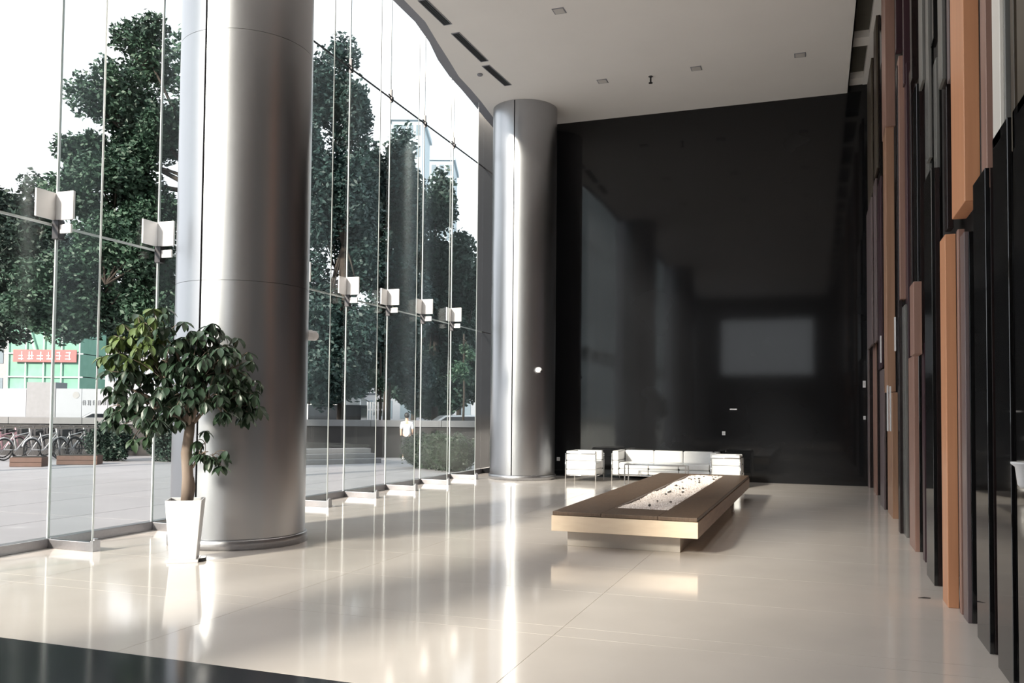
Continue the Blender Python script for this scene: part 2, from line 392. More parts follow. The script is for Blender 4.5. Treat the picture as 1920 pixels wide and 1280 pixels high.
# top boards around the gravel bed
cuts = [.0, 2.35, 4.7, LY]
for i in range(3):
    a, b = cuts[i], cuts[i+1]
    MB().box(-WX, gx0, a+.002, b-.002, ZT1-.04, ZT1).build('top_board', M_TOPWOOD, T, bevel=.004)
    MB().box(gx1, WX, a+.002, b-.002, ZT1-.04, ZT1).build('top_board', M_TOPWOOD, T, bevel=.004)
MB().box(gx0+.002, gx1-.002, 0, gy0, ZT1-.04, ZT1).build('top_board', M_TOPWOOD, T, bevel=.004)
MB().box(gx0+.002, gx1-.002, gy1, LY, ZT1-.04, ZT1).build('top_board', M_TOPWOOD, T, bevel=.004)
MB().box(-WX-.01, WX+.01, -.01, .03, ZT0, ZT1-.045).build('apron', M_CREAM, T, bevel=.003)['label'] = 'cream wooden front apron'
MB().box(WX-.03, WX+.01, .031, LY, ZT0, ZT1-.045).build('apron', M_SIDE, T, bevel=.003)
MB().box(-WX-.01, -WX+.03, .031, LY, ZT0, ZT1-.045).build('apron', M_SIDE, T, bevel=.003)
MB().box(-WX+.03, WX-.03, LY-.04, LY, ZT0, ZT1-.045).build('apron', M_CREAM, T, bevel=.003)
MB().box(-WX+.03, WX-.03, .03, LY-.04, ZT0+.01, ZT0+.04).build('underside', M_CREAM, T)
MB().box(-.72, .59, .29, LY-.4, 0, ZT0+.01).build('plinth', M_BASE, T, bevel=.004)
tr = MB(); tr.box(gx0-.015, gx0, gy0-.015, gy1+.015, ZT0+.04, ZT1-.041); tr.box(gx1, gx1+.015, gy0-.015, gy1+.015, ZT0+.04, ZT1-.041)
tr.box(gx0, gx1, gy0-.015, gy0, ZT0+.04, ZT1-.041); tr.box(gx0, gx1, gy1, gy1+.015, ZT0+.04, ZT1-.041)
tr.build('tray', M_TOPWOOD, T)
rg = random.Random(3)
bed = MB(); NX, NY = 12, 70
for i in range(NY+1):
    for j in range(NX+1):
        x = gx0+(gx1-gx0)*j/NX; y = gy0+(gy1-gy0)*i/NY
        bed.v.append((x, y, ZT1-.035+.022*j/NX+.010*sin(3.1*y+5*x)+rg.uniform(-.006, .006)))
for i in range(NY):
    for j in range(NX): a = i*(NX+1)+j; bed.f.append((a, a+1, a+NX+2, a+NX+1))
bed.build('gravel_bed', M_GRAVEL, T)
gm = MB()
def pebble(mb, x, y, z, r, rr):
    b = len(mb.v); a = rr.uniform(0, pi)
    sx, sy, sz = r*rr.uniform(.7, 1.3), r*rr.uniform(.7, 1.2), r*rr.uniform(.5, .8)
    for p in ((1, 0, 0), (-1, 0, 0), (0, 1, 0), (0, -1, 0), (.1, 0, 1), (0, .1, -1)):
        px, py = p[0]*sx, p[1]*sy
        mb.v.append((x+px*cos(a)-py*sin(a), y+px*sin(a)+py*cos(a), z+p[2]*sz))
    for f in ((0, 2, 4), (2, 1, 4), (1, 3, 4), (3, 0, 4), (2, 0, 5), (1, 2, 5), (3, 1, 5), (0, 3, 5)): mb.f.append(tuple(b+q for q in f))
for _ in range(5200):
    x = rg.uniform(gx0+.02, gx1-.02); y = rg.uniform(gy0+.02, gy1-.02)
    z = ZT1-.035+.022*(x-gx0)/(gx1-gx0)+.010*sin(3.1*y+5*x)
    pebble(gm, x, y, z+.006, rg.uniform(.010, .021), rg)
g_ = gm.build('gravel', M_GRAVEL, T); g_['kind'] = 'stuff'
pk = MB(); pebble(pk, 0, 0, 0, .03, rg); pkm = pk.mesh('dark_pebble', M_DKSTONE)
for _ in range(26):
    o = link('dark_pebble', pkm, T); x = rg.uniform(gx0+.06, gx1-.05); y = rg.uniform(gy0+.1, gy1-.1)
    o.location = (x, y, ZT1-.01+.02*(x-gx0)/(gx1-gx0)); o.rotation_euler = (0, 0, rg.uniform(0, 6)); s = rg.uniform(.4, .9); o.scale = (s, s, s)
for y in (4.6,):
    lg = MB().lathe([(.022, 0), (.026, .012), (.018, .03), (.018, ZT0)], (WX-.06, y), 12).build('leg', M_CHROME, T); smooth_by_angle(lg)

# ================================================================== SEATING GROUP
def seat_unit(name, loc, rz, label, cat, W_, D_, n_seat, group=None):
    """tubular chrome frame holding white leather cushions; faces local -Y, back at +Y, origin at the middle of the floor footprint"""
    t = tag(empty(name, loc, rz), label, cat, group)
    w, d = W_/2, D_/2; H_ = .69; A = .15
    for i in range(n_seat):
        a = -w+A+.01+(W_-2*A-.02)*i/n_seat; b = -w+A+.01+(W_-2*A-.02)*(i+1)/n_seat
        MB().box(a+.004, b-.004, -d+.02, d-A, .16, .29).build('seat_base', M_LEATHER, t, bevel=.03, seg=3)
        MB().box(a+.004, b-.004, -d+.01, d-A, .295, .43).build('seat_cushion', M_LEATHER, t, bevel=.035, seg=3)
        MB().box(a+.004, b-.004, d-A+.004, d-.012, .16, H_).build('back_cushion', M_LEATHER, t, bevel=.035, seg=3)
    for s in (-1, 1):
        x0, x1 = (-w+.012, -w+A) if s < 0 else (w-A, w-.012)
        for z0, z1 in ((.15, .27), (.275, .47), (.475, H_)):
            MB().box(x0, x1, -d+.012, d-.012, z0, z1).build('arm_cushion', M_LEATHER, t, bevel=.022, seg=3)
        fr = MB()
        for y in (-d, d): fr.tube([(s*w, y, 0), (s*w, y, H_-.06)], .011)
        fr.tube([(s*w, -d, H_-.06), (s*w, d, H_-.06)], .011); fr.tube([(s*w, -d, .14), (s*w, d, .14)], .011)
        fr.build('side_frame', M_CHROME, t, smooth=True)
    for z in (H_-.06, .14): MB().tube([(-w, d, z), (w, d, z)], .011).build('back_rail', M_CHROME, t, smooth=True)
    MB().tube([(-w, -d, .14), (w, -d, .14)], .011).build('front_rail', M_CHROME, t, smooth=True)
    return t
seat_unit('sofa', (-3.25, 19.80, 0), 0, 'long white leather sofa with chrome frame against the black wall', 'sofa', 2.36, .84, 3)
seat_unit('armchair', (-5.02, 19.22, 0), pi/2, 'white leather armchair beside the far column', 'armchair', .78, .70, 1, 'white leather armchairs')
seat_unit('armchair', (-1.80, 18.88, 0), -pi/2, 'white leather armchair behind the far end of the gravel table', 'armchair', .76, .60, 1, 'white leather armchairs')
ct = tag(empty('coffee_table', (-3.30, 18.80, 0)), 'slim chrome-legged coffee table in front of the white sofa', 'table')
MB().box(-.68, .68, -.22, .22, .45, .465).build('table_top', M_GLASS, ct, bevel=.004)
MB().box(-.67, .67, -.21, -.19, .42, .449).box(-.67, .67, .19, .21, .42, .449).box(-.67, -.65, -.19, .19, .42, .449).box(.65, .67, -.19, .19, .42, .449).build('frame', M_CHROME, ct)
for sx in (-1, 1):
    for sy in (-1, 1): MB().box(sx*.66-.013, sx*.66+.013, sy*.20-.013, sy*.20+.013, 0, .42).build('leg', M_CHROME, ct)

# ================================================================== POTTED TREE
P = tag(empty('potted_tree', (-6.11, 7.24, 0), radians(33)), 'leafy money tree in a tall tapered white square pot', 'plant')
def frustum(z0, z1, a, b, t=0):
    m = MB(); m.v = [(-a,-a,z0),(a,-a,z0),(a,a,z0),(-a,a,z0),(-b,-b,z1),(b,-b,z1),(b,b,z1),(-b,b,z1)]
    m.f = [(0,3,2,1),(0,1,5,4),(1,2,6,5),(2,3,7,6),(3,0,4,7)]
    if t:
        k = len(m.v); c = b-t; m.v += [(-c,-c,z1),(c,-c,z1),(c,c,z1),(-c,c,z1),(-c,-c,z1-.06),(c,-c,z1-.06),(c,c,z1-.06),(-c,c,z1-.06)]
        for i in range(4): j = (i+1) % 4; m.f += [(4+i, 4+j, k+j, k+i), (k+i, k+j, k+4+j, k+4+i)]
    else: m.f.append((4,5,6,7))
    return m
PH = .63
frustum(.03, PH, .128, .176, .014).build('pot', M_WHITE, P, bevel=.006)
MB().box(-.15, .15, -.15, .15, 0, .03).build('saucer', M_WHITE, P, bevel=.006)
MB().box(-.168, .168, -.168, .168, PH-.06, PH-.045).build('soil', M_SOIL, P).scale = (.93, .93, 1)
MB().prism([(.155, -.10), (.21, -.07), (.21, .05), (.155, .06)], 0, .035).build('foot_wedge', M_DARKMET, P)
MB().tube([(.01, 0, PH-.1), (.015, .0, .85), (-.005, .01, 1.1), (.02, .0, 1.32), (.03, .01, 1.42)], [.062, .056, .054, .05, .042], 14).build('trunk', M_BARK, P, smooth=True)
MB().tube([(.055, .0, .62), (.075, .0, .75), (.07, 0, .85)], [.02, .018, .006], 8).build('side_shoot', M_BARK, P, smooth=True)
rp_ = random.Random(21)
tips = []
def twig(a, b, n=4, sag=.05):
    a, b = Vector(a), Vector(b); return [tuple(a.lerp(b, t/n)+Vector((0, 0, sag*sin(pi*t/n)))) for t in range(n+1)]
mains = [((-.38, .0, 2.15), .022), ((-.12, -.18, 2.25), .02), ((.28, -.05, 2.05), .022), ((.42, .1, 1.75), .018), ((-.55, -.05, 1.75), .02), ((.1, .05, 2.2), .018), ((.05, -.3, 1.8), .016), ((.22, -.12, 1.12), .010)]
for e, r in mains:
    s0 = (.02, 0, 1.36) if e[2] > 1.3 else (.06, 0, .95)
    MB().tube(twig(s0, e), [r*1.3, r*1.1, r, r*.8, r*.5], 7).build('branch', M_BARK, P, smooth=True)
# whorls of hanging leaflets
cl = [(-.62,.0,1.62,.28),(-.50,-.1,1.92,.30),(-.52,.0,2.30,.3),(-.32,-.15,2.42,.3),(-.62,-.05,2.1,.25),(-.25,-.25,1.95,.3),(-.30,-.2,1.60,.28),(.0,-.25,1.75,.3),(.05,-.2,2.05,.3),(.1,.0,2.30,.25),
      (.25,-.15,2.22,.28),(.45,-.05,2.05,.28),(.50,-.05,1.78,.26),(.25,-.25,1.72,.28),(.55,0,1.62,.22),(-.1,-.1,1.55,.25),(.22,-.1,1.20,.16),(.30,-.1,1.05,.12),(-.45,0,1.45,.25),(.2,-.2,2.0,.3),(-.2,-.15,2.15,.3)]
def leaflet(m_, L=.15, w=.032):
    m = MB()
    prof = [(0, .12), (.25, .75), (.55, 1), (.8, .72), (1, .0)]
    for t, k in prof:
        z = -.035*t*t
        m.v += [(-w*k, L*t, z+.012*k), (0, L*t, z), (w*k, L*t, z+.012*k)]
    for i in range(4):
        b = 3*i; m.f += [(b, b+1, b+4, b+3), (b+1, b+2, b+5, b+4)]
    return m.mesh('leaf', m_, True)
LM = [leaflet(M_LEAF, .12, .028), leaflet(M_LEAF, .145, .033), leaflet(M_LEAF2, .13, .031)]
tw = MB(); cnt = 0; extra = MB(); extra2 = MB()
def add_leaf(idx, loc, mtx):
    global cnt
    if cnt < 300:
        o = link('leaf', LM[idx], P); o.matrix_local = Matrix.Translation(loc) @ mtx
    else:
        M = Matrix.Translation(loc) @ mtx; me = LM[idx]; X_ = extra2 if idx == 2 else extra; b = len(X_.v)
        X_.v.extend(tuple(M @ v.co) for v in me.vertices); X_.f.extend(tuple(b+q for q in p.vertices) for p in me.polygons)
    cnt += 1
wh = []
for c in cl:
    for _ in range(17 if c[3] > .2 else 5):
        d = Vector((rp_.gauss(0, 1), rp_.gauss(0, 1), rp_.gauss(0, .8))).normalized()*c[3]*rp_.uniform(.4, 1)
        q = Vector(c[:3])+d
        if q.y > .08: q.y = .16-q.y
        wh.append((q, c))
rp_.shuffle(wh); wh.sort(key=lambda q: q[0].y)
for p, c in wh:
    tw.tube(twig(Vector(c[:3])*.85+Vector((0, 0, .18)), p, 3, .03), .004, 5)
    n = rp_.randint(5, 7); a0 = rp_.uniform(0, 6)
    yg = p.x < -.25 and p.z > 2.0
    for q in range(n):
        az = a0+2*pi*q/n+rp_.uniform(-.25, .25); dr = rp_.uniform(.25, 1.15)
        mt = Matrix.Rotation(az, 4, 'Z') @ Matrix.Rotation(-dr, 4, 'X') @ Matrix.Rotation(rp_.uniform(-.4, .4), 4, 'Y') @ Matrix.Scale(rp_.uniform(.75, 1.15), 4)
        add_leaf(2 if yg and rp_.random() < .75 else rp_.randint(0, 1), p, mt)
t_ = tw.build('twigs', M_BARK, P); t_['kind'] = 'stuff'
ex = extra.build('foliage', M_LEAF, P, smooth=True); ex['kind'] = 'stuff'
ex = extra2.build('young_foliage', M_LEAF2, P, smooth=True); ex['kind'] = 'stuff'

# ================================================================== FITTINGS
def slot(p, q, w, label):
    a, b = on_z(*p, ZC), on_z(*q, ZC); L = (b-a).length; an = atan2(b.y-a.y, b.x-a.x)
    t = tag(empty('slot_vent', (a.x, a.y, ZC), an), label, 'vent', 'slot vents in the ceiling')
    MB().box(0, L, -w, w, -.006, .002).build('slot_face', M_DARKMET, t)
    MB().box(-.02, L+.02, -w-.015, -w, -.012, .002).box(-.02, L+.02, w, w+.015, -.012, .002).box(-.02, 0, -w, w, -.012, .002).box(L, L+.02, -w, w, -.012, .002).build('frame', M_FASCIA, t)
    for k in range(3): MB().box(0, L, -w*.6+w*.6*k-.004, -w*.6+w*.6*k+.004, -.012, -.006).build('blade', M_DARKMET, t)
slot((792, 0), (839, 45), .07, 'dark slot vent at the top edge of the picture')
slot((854, 62), (908, 114), .07, 'longer dark slot vent, middle of the ceiling row')
slot((911, 123), (952, 159), .07, 'dark slot vent nearest the far column')
M_LAMP = mat('lamp_diffuser', (.60, .58, .56), .4, var=.02)
LAMPS = [(-4.34, 14.59, 'small recessed ceiling light nearest the top edge'), (-.29, 17.94, 'small recessed ceiling light nearest the slatted wall'), (-2.35, 17.97, 'small recessed ceiling light in the middle of the far row'), (-4.37, 18.04, 'small recessed ceiling light nearest the far column')]
LAMPS += [(x, y, 'unseen ceiling light added as fill above or behind the viewpoint') for x, y in [(-2.3, 14.6), (-.3, 14.6)]+[(x, y) for y in (11.2, 7.8, 4.4, 1.0, -2.4, -5.8, -9.2) for x in (-4.3, -2.3, -.3)]]  # unseen fixtures added to carry fill light
for x, y, lb in LAMPS:
    t = tag(empty('ceiling_light', (x, y, ZC)), lb, 'light', 'recessed ceiling lights')
    MB().box(-.11, .11, -.11, .11, -.008, .002).build('frame', M_FASCIA, t); MB().box(-.09, .09, -.09, .09, -.012, -.006).build('diffuser', M_LAMP, t)
    la = bpy.data.lights.new('fill_lamp', 'SPOT'); la.shadow_soft_size = .08; la.spot_size = radians(112); la.spot_blend = .7; la.energy = FILL_W; la.color = (1, .93, .85)  # spot added as fill; the visible fixtures themselves look unlit
    lo = bpy.data.objects.new('fill_lamp', la); COL.objects.link(lo); lo.parent = t; lo.location = (0, 0, -.02)
p = on_z(1220, 143, ZC); t = tag(empty('sprinkler_head', (p.x, p.y, ZC)), 'small dark sprinkler head under the ceiling', 'sprinkler')
MB().lathe([(.05, -.012), (.05, 0)], n=16).build('rose', M_STEEL, t); MB().lathe([(.018, -.14), (.018, -.012)], n=10).build('stem', M_DARKMET, t); MB().lathe([(.045, -.15), (.045, -.14)], n=12).build('deflector', M_DARKMET, t)
p = on_z(900, 139, ZC); t = tag(empty('smoke_detector', (p.x, p.y, ZC)), 'small round smoke detector beside the last slot vent', 'detector')
MB().lathe([(.05, -.035), (.06, -.02), (.06, 0)], n=16).build('housing', M_FASCIA, t); MB().lathe([(.02, -.045), (.03, -.035)], n=12).build('cap', M_FASCIA, t)
# wall plates
def plate(x, y, w, h, label, nm='wall_outlet', cat='outlet'):
    p = on_y(x, y, YB); t = tag(empty(nm, (p.x, YB, p.z)), label, cat, 'small plates on the black wall')
    MB().box(-w/2, w/2, -.014, 0, -h/2, h/2).build('cover', M_WHITE, t, bevel=.003); MB().box(-w/5, w/5, -.017, -.013, -h/5, h/5).build('insert', M_LAMP, t)
plate(1047, 860, .08, .09, 'white wall outlet low on the black wall beside the far column')
plate(1357, 812, .075, .09, 'white wall outlet on the black wall above the sofa')
plate(1375, 767, .16, .03, 'thin white strip plate on the black wall', 'wall_plate', 'plate')
plate(1620.5, 720, .06, .15, 'upper white switch plate beside the slatted wall', 'wall_switch', 'switch')
plate(1621, 783, .05, .08, 'lower white switch plate beside the slatted wall', 'wall_switch', 'switch')
# dome camera on the far column
def dome(cx, cy, r, ang, z, label):
    t = tag(empty('security_camera', (cx+r*cos(ang), cy+r*sin(ang), z), ang), label, 'camera', 'cameras on the columns')
    MB().tube([(0, 0, 0), (.05, 0, 0)], .065, 16).build('mount', M_WHITE, t, smooth=False)
    MB().ball((.07, 0, -.005), .06, .062, .062, 14, 10).build('dome', M_WHITE, t, smooth=True)
    MB().ball((.105, .018, -.03), .03, .03, .03, 10, 8).build('lens', M_DARKMET, t, smooth=True)
dome(-6.55, 19.24, .764, atan2(-19.24, 6.55)+.47, 2.52, 'small white dome camera on the far column')
dome(-6.47, 8.59, .764, atan2(-8.59, 6.47)+1.60, 2.47, 'small dome camera on the side of the near column')
# white paper cup shaped fitting on the slatted wall
p = on_x(1926, 890, 1.02)
t = tag(empty('wall_bowl', (p.x, p.y, p.z-.07)), 'white tapered bowl on the slatted wall at the right edge', 'bowl')
b = MB().lathe([(.03, 0), (.045, .02), (.055, .11), (.075, .125), (.075, .135), (.05, .135), (.045, .1), (.02, .02)], n=24).build('bowl', M_WHITE, t); smooth_by_angle(b)
MB().box(.02, .1, -.012, .012, .05, .07).build('bracket', M_STEEL, t)
# pale plates on the slats
def strip(x, y0, y1, w, X, label):
    a = on_x(x, y0, X); c = on_x(x, y1, X)
    tag(MB().box(X-.02, X, a.y, a.y+w, c.z, a.z).build('slat_plate', M_WHITE, bevel=.003), label, 'plate', 'pale strips on the slatted wall')
strip(1666, 722, 808, .09, 1.0, 'wide white strip plate on the slatted wall')
strip(1671, 724, 808, .05, 1.0, 'narrow white strip plate next to the wide one')
strip(1653, 629, 680, .07, 1.0, 'thin pale strip high on the far slats')
strip(1680, 594, 658, .05, 1.0, 'thin pale strip on a copper slat')
# dark floor mark, made up as a small scrap
p = on_z(1733, 1122); t = tag(empty('floor_scrap', (p.x, p.y, 0), .3), 'small dark scrap lying on the floor beside the orange slat', 'scrap')
MB().tube([(-.05, 0, .006), (0, .008, .008), (.05, 0, .006)], [.002, .005, .003], 6).build('stem', M_DARKMET, t)
for q in range(3):
    MB().prism([(-.02+.025*q, .004), (-.005+.025*q, .02), (.008+.025*q, .006)], .004, .007).build('leaf', M_DARKMET, t)

# ================================================================== OUTSIDE
M_PAVE = mat('pale_paving', (.30, .30, .32), .6, var=.12, scale=.7)
M_PJOINT = mat('paving_joint', (.14, .14, .14), .9, var=.1)
M_COPING = mat('grey_coping', (.17, .175, .185), .6, var=.1)
M_DKWALL = mat('dark_stone_wall', (.028, .027, .028), .7, var=.3, scale=3)
M_BROWN = mat('brown_planter', (.12, .07, .055), .7, var=.2)
M_HOARD = mat('white_hoarding', (.31, .33, .37), .5, var=.05)
M_NET = mat('green_netting', (.20, .40, .31), .8, col2=(.15, .33, .25), scale=2)
M_RED = mat('red_banner', (.62, .12, .12), .6, var=.1)
M_TRUNK = mat('tree_bark', (.045, .037, .03), .9, var=.4, scale=5)
M_TIRE = mat('black_rubber', (.012, .012, .013), .7, var=.2)
M_CARGL = mat('car_window', (.015, .018, .022), .1, var=.1)
M_CAR = mat('white_car_paint', (.80, .81, .83), .2, var=.02, coat=.5)
GRN = [mat('foliage_dark', (.020, .050, .034), .6, col2=(.009, .024, .018), scale=1.5), mat('foliage_green', (.040, .095, .055), .6, col2=(.016, .045, .030), scale=1.5), mat('foliage_blue_green', (.022, .058, .050), .6, col2=(.010, .029, .027), scale=1.5)]
GZ = -.03
gd = struct(MB().box(-260, XG-.16, -200, 300, -.5, GZ-.02).build('ground', M_PJOINT), 'pale paved plaza outside the glass', 'ground')
MB().box(-260, -26.05, -200, 300, GZ-.02, GZ-.012).build('road', mat('asphalt', (.10, .10, .105), .8, var=.2), gd)
for i in range(9):
    for j in range(11):
        x1 = XG-.17-2*i; y0 = 2+2.6*j
        MB().box(x1-1.985, x1, y0, y0+2.585, GZ-.02, GZ).build('paving_slab', M_PAVE, gd)
MB().box(-26.05, XG-.17, -60, 1.985, GZ-.02, GZ-.001).build('paving', M_PAVE, gd)
MB().box(-26.05, XG-.17, 30.6, 120, GZ-.02, GZ-.001).build('paving', M_PAVE, gd)
# low wall with coping
A_, B_ = at(-260, 770, 28.5), at(960, 770, 29.5); A_.z = B_.z = 0
L_ = (B_-A_).length; an = atan2(B_.y-A_.y, B_.x-A_.x)
lw = tag(empty('garden_wall', (A_.x, A_.y, GZ), an), 'long low dark stone wall with grey coping beyond the plaza', 'wall')
MB().box(0, L_, -.02, .35, 0, 1.05).build('wall_body', M_DKWALL, lw)
nb = 9
for k in range(nb): MB().box(L_*k/nb+.006, L_*(k+1)/nb-.006, -.08, .40, 1.05, 1.27).build('coping_stone', M_COPING, lw, bevel=.01)
# stone steps right of the near column
st = at(610, 861, 1); d_ = on_z(560, 872, GZ); e_ = on_z(715, 868, GZ)
an2 = atan2(e_.y-d_.y, e_.x-d_.x); Ls = (e_-d_).length
sp = tag(empty('stone_steps', (d_.x, d_.y, GZ), an2), 'wide grey stone steps seen through the glass', 'steps')
for k in range(3): MB().box(0, Ls, .4*k, 1.3, .14*k, .14*(k+1)).build('step', M_COPING, sp, bevel=.01)

class Leaves:
    def __init__(s, seed): s.r = np.random.default_rng(seed); s.q = []
    def blob(s, c, R, n, size):
        r = s.r; n = max(8, int(n))
        def unit(a): return a/np.linalg.norm(a, axis=1, keepdims=True)
        d = unit(r.normal(size=(n, 3)))*(r.random((n, 1))**.4)
        d *= 1+.22*np.sin(5*d[:, :1]+4*d[:, 2:]+c[0]*7)*np.sin(6*d[:, 1:2]+c[2]*5)
        p = np.array(c)+d*np.array(R)
        u = unit(r.normal(size=(n, 3))*np.array([1, 1, .6])); w = unit(np.cross(u, r.normal(size=(n, 3))))
        k = size*r.uniform(.6, 1.3, (n, 1))
        s.q.append(np.stack([p-u*k, p+w*k*.5, p+u*k, p-w*k*.5], 1))
    def build(s, name, m, parent):
        v = np.concatenate(s.q).reshape(-1, 3).astype(np.float32); n = len(v)//4
        me = bpy.data.meshes.new(name); me.vertices.add(len(v)); me.vertices.foreach_set('co', v.ravel())
        me.loops.add(4*n); me.loops.foreach_set('vertex_index', np.arange(4*n, dtype=np.int32))
        me.polygons.add(n); me.polygons.foreach_set('loop_start', np.arange(0, 4*n, 4, dtype=np.int32))
        me.update(calc_edges=True); me.materials.append(m)
        return link(name, me, parent)
def tree(px, dep, lobes, label, mi=0, dens=1., size=None, group='trees outside the glass', trunk_r=.14, seed=0):
    """lobes: (px, py, rx_px, ry_px) measured at the tree's distance"""
    rr = random.Random(seed+int(px)); b = at(px, 700, dep); k = dep/FPX; size = size or .0031*dep
    t = tag(empty('tree', (b.x, b.y, GZ)), label, 'tree', group)
    cr = Leaves(seed); br = MB(); org = Vector((b.x, b.y, GZ)); zs = []
    for (lx, ly, rx, ry) in lobes:
        c0 = at(lx, ly, dep+rr.uniform(-1, 1)*rx*k*.5)-org; R0 = (rx*k, ry*k); zs.append(c0.z-R0[1])
        for q in range(6):
            c = c0+Vector((rr.uniform(-.55, .55)*R0[0], rr.uniform(-.55, .55)*R0[0], rr.uniform(-.6, .6)*R0[1]))
            f = rr.uniform(.42, .62); R = (R0[0]*f, R0[0]*f, R0[1]*f)
            cr.blob(c, R, dens*5.0*R[0]*R[2]*pi/(.9*size*size), size)
            br.tube(twig(c0-Vector((0, 0, R0[1]*.6)), c, 3, 0), [.03, .025, .02, .008], 5)
    zt = max(1.2, sum(zs)/len(zs)+1.5)
    MB().tube([(0, 0, 0), (.06, 0, zt*.5), (0, .05, zt)], [trunk_r*1.2, trunk_r, trunk_r*.8], 10).build('trunk', M_TRUNK, t, smooth=True)
    for (lx, ly, rx, ry) in lobes:
        c = at(lx, ly, dep)-org; br.tube(twig((0, 0, zt*.95), c, 4, .2), [trunk_r*.5, trunk_r*.4, trunk_r*.3, trunk_r*.2, .015], 6)
    o = br.build('branches', M_TRUNK, t, smooth=True); o['kind'] = 'stuff'
    o = cr.build('crown', GRN[mi], t); o['kind'] = 'stuff'
    return t
tree(385, 19, [(270, 95, 62, 62), (225, 190, 80, 80), (290, 210, 60, 95), (165, 275, 55, 55), (215, 360, 95, 80), (295, 400, 70, 95), (150, 350, 45, 50), (200, 480, 115, 85), (300, 530, 70, 90), (110, 520, 95, 75), (210, 570, 120, 60), (60, 580, 70, 40), (270, 310, 70, 90), (190, 290, 60, 70), (310, 610, 60, 50), (150, 600, 70, 45)], 'tallest dense green tree left of the near column', 1, seed=1)
tree(-70, 21, [(20, 380, 75, 65), (-60, 430, 90, 90), (40, 480, 90, 90), (-20, 550, 70, 50), (90, 470, 50, 75), (60, 570, 70, 50), (-10, 620, 60, 40)], 'dark spreading tree at the left edge', 0, seed=2)
tree(440, 33, [(400, 200, 110, 130), (470, 380, 120, 130), (400, 560, 120, 110)], 'dense tree hidden mostly behind the near column', 1, .6, .12, seed=3)
tree(640, 31, [(620, 150, 62, 85), (665, 210, 42, 60), (600, 300, 80, 95), (660, 340, 60, 85), (630, 450, 85, 95), (610, 580, 80, 90), (655, 620, 65, 90), (620, 690, 80, 70), (590, 210, 60, 80), (665, 520, 55, 70), (580, 730, 50, 45)], 'tall tree just right of the near column', 2, seed=4)
tree(725, 35, [(735, 330, 55, 95), (700, 420, 55, 85), (745, 470, 60, 95), (715, 570, 70, 95), (700, 660, 70, 70), (760, 600, 55, 80), (690, 310, 45, 70), (768, 400, 40, 80), (760, 690, 50, 55), (680, 700, 40, 45)], 'tall blue-green tree behind the middle glass fins', 2, seed=5)
tree(815, 39, [(815, 380, 45, 75), (855, 480, 48, 70), (800, 500, 50, 85), (850, 580, 48, 60), (790, 600, 60, 80), (830, 660, 60, 60), (785, 430, 35, 80), (880, 560, 35, 80), (800, 715, 50, 50)], 'narrower tree behind the last glass panes', 0, seed=6)
tree(775, 46, [(770, 680, 70, 60), (740, 620, 60, 70), (830, 690, 60, 50), (880, 640, 50, 70), (780, 735, 60, 35), (735, 715, 40, 35), (850, 735, 50, 35), (800, 758, 42, 26), (840, 762, 30, 20)], 'low dark tree in the row behind the walking person', 0, seed=7)
tree(868, 32.5, [(868, 690, 26, 26), (880, 665, 18, 20)], 'small young tree beside the hedge', 1, .5, .06, trunk_r=.04, seed=8)
tree(712, 33, [(712, 725, 24, 22), (700, 705, 18, 16)], 'small thin tree in front of the white fence', 1, .5, .06, trunk_r=.04, seed=9)
tree(222, 35.5, [(218, 690, 24, 18), (232, 700, 16, 14)], 'small bare-stemmed tree in front of the white building', 1, .4, .07, trunk_r=.06, seed=10)
tree(-190, 27, [(-150, 380, 120, 110), (-100, 520, 110, 90), (-220, 520, 100, 100)], 'broad tree beyond the left edge', 0, .4, .16, seed=11)
tree(600, 50, [(600, 690, 75, 55), (650, 700, 65, 50), (570, 640, 75, 70), (690, 640, 60, 70), (620, 745, 60, 38), (570, 730, 60, 50), (640, 765, 28, 20), (590, 765, 50, 20), (712, 765, 12, 20)], 'low dark tree behind the stone steps', 0, .9, seed=12)
tree(20, 56, [(20, 600, 80, 45), (90, 560, 90, 70), (170, 590, 80, 60), (250, 600, 80, 70), (330, 560, 80, 90), (130, 480, 100, 70)], 'dense dark tree row end behind the green scaffold', 0, .8, seed=13)
tree(860, 52, [(860, 560, 70, 80), (900, 640, 60, 80), (820, 700, 60, 50), (880, 720, 60, 40)], 'dense dark tree far behind the last panes', 0, .8, seed=14)
# hedge by the glass
h0 = on_z(825, 880, GZ); h1 = on_z(898, 888, GZ)
hd = tag(empty('hedge', (h0.x-.5, h0.y-.25, GZ)), 'clipped green hedge just outside the last panes', 'hedge')
rr = random.Random(5); hb = Leaves(5)
hx, hy = h1.x-h0.x, h1.y-h0.y
for k in range(9):
    t = k/8; hb.blob((hx*t-.3, hy*t+.7, .48), (.62, .6, .50), 3000, .035)
hb.build('foliage', mat('hedge_leaf', (.032, .056, .03), .5, col2=(.013, .026, .016), scale=6), hd)
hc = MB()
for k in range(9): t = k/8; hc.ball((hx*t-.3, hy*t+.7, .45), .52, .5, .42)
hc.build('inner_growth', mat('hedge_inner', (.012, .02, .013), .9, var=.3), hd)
# bushes along the low wall at left
for (px, py, dep, w, lb) in ((205, 835, 26, 50, 'dark bush in front of the low wall left of the potted tree'), (320, 835, 26, 50, 'dark bush in front of the low wall behind the potted tree')):
    b = at(px, py, dep); k = dep/FPX
    t = tag(empty('bush', (b.x, b.y, GZ)), lb, 'bush', 'bushes along the low wall')
    mb = Leaves(int(px)); mb.blob((0, 0, .55), (w*k, .5, .62), 4000, .06); mb.build('foliage', GRN[0], t)
    MB().tube([(0, 0, 0), (.02, 0, .5)], .04, 6).build('stem', M_TRUNK, t)
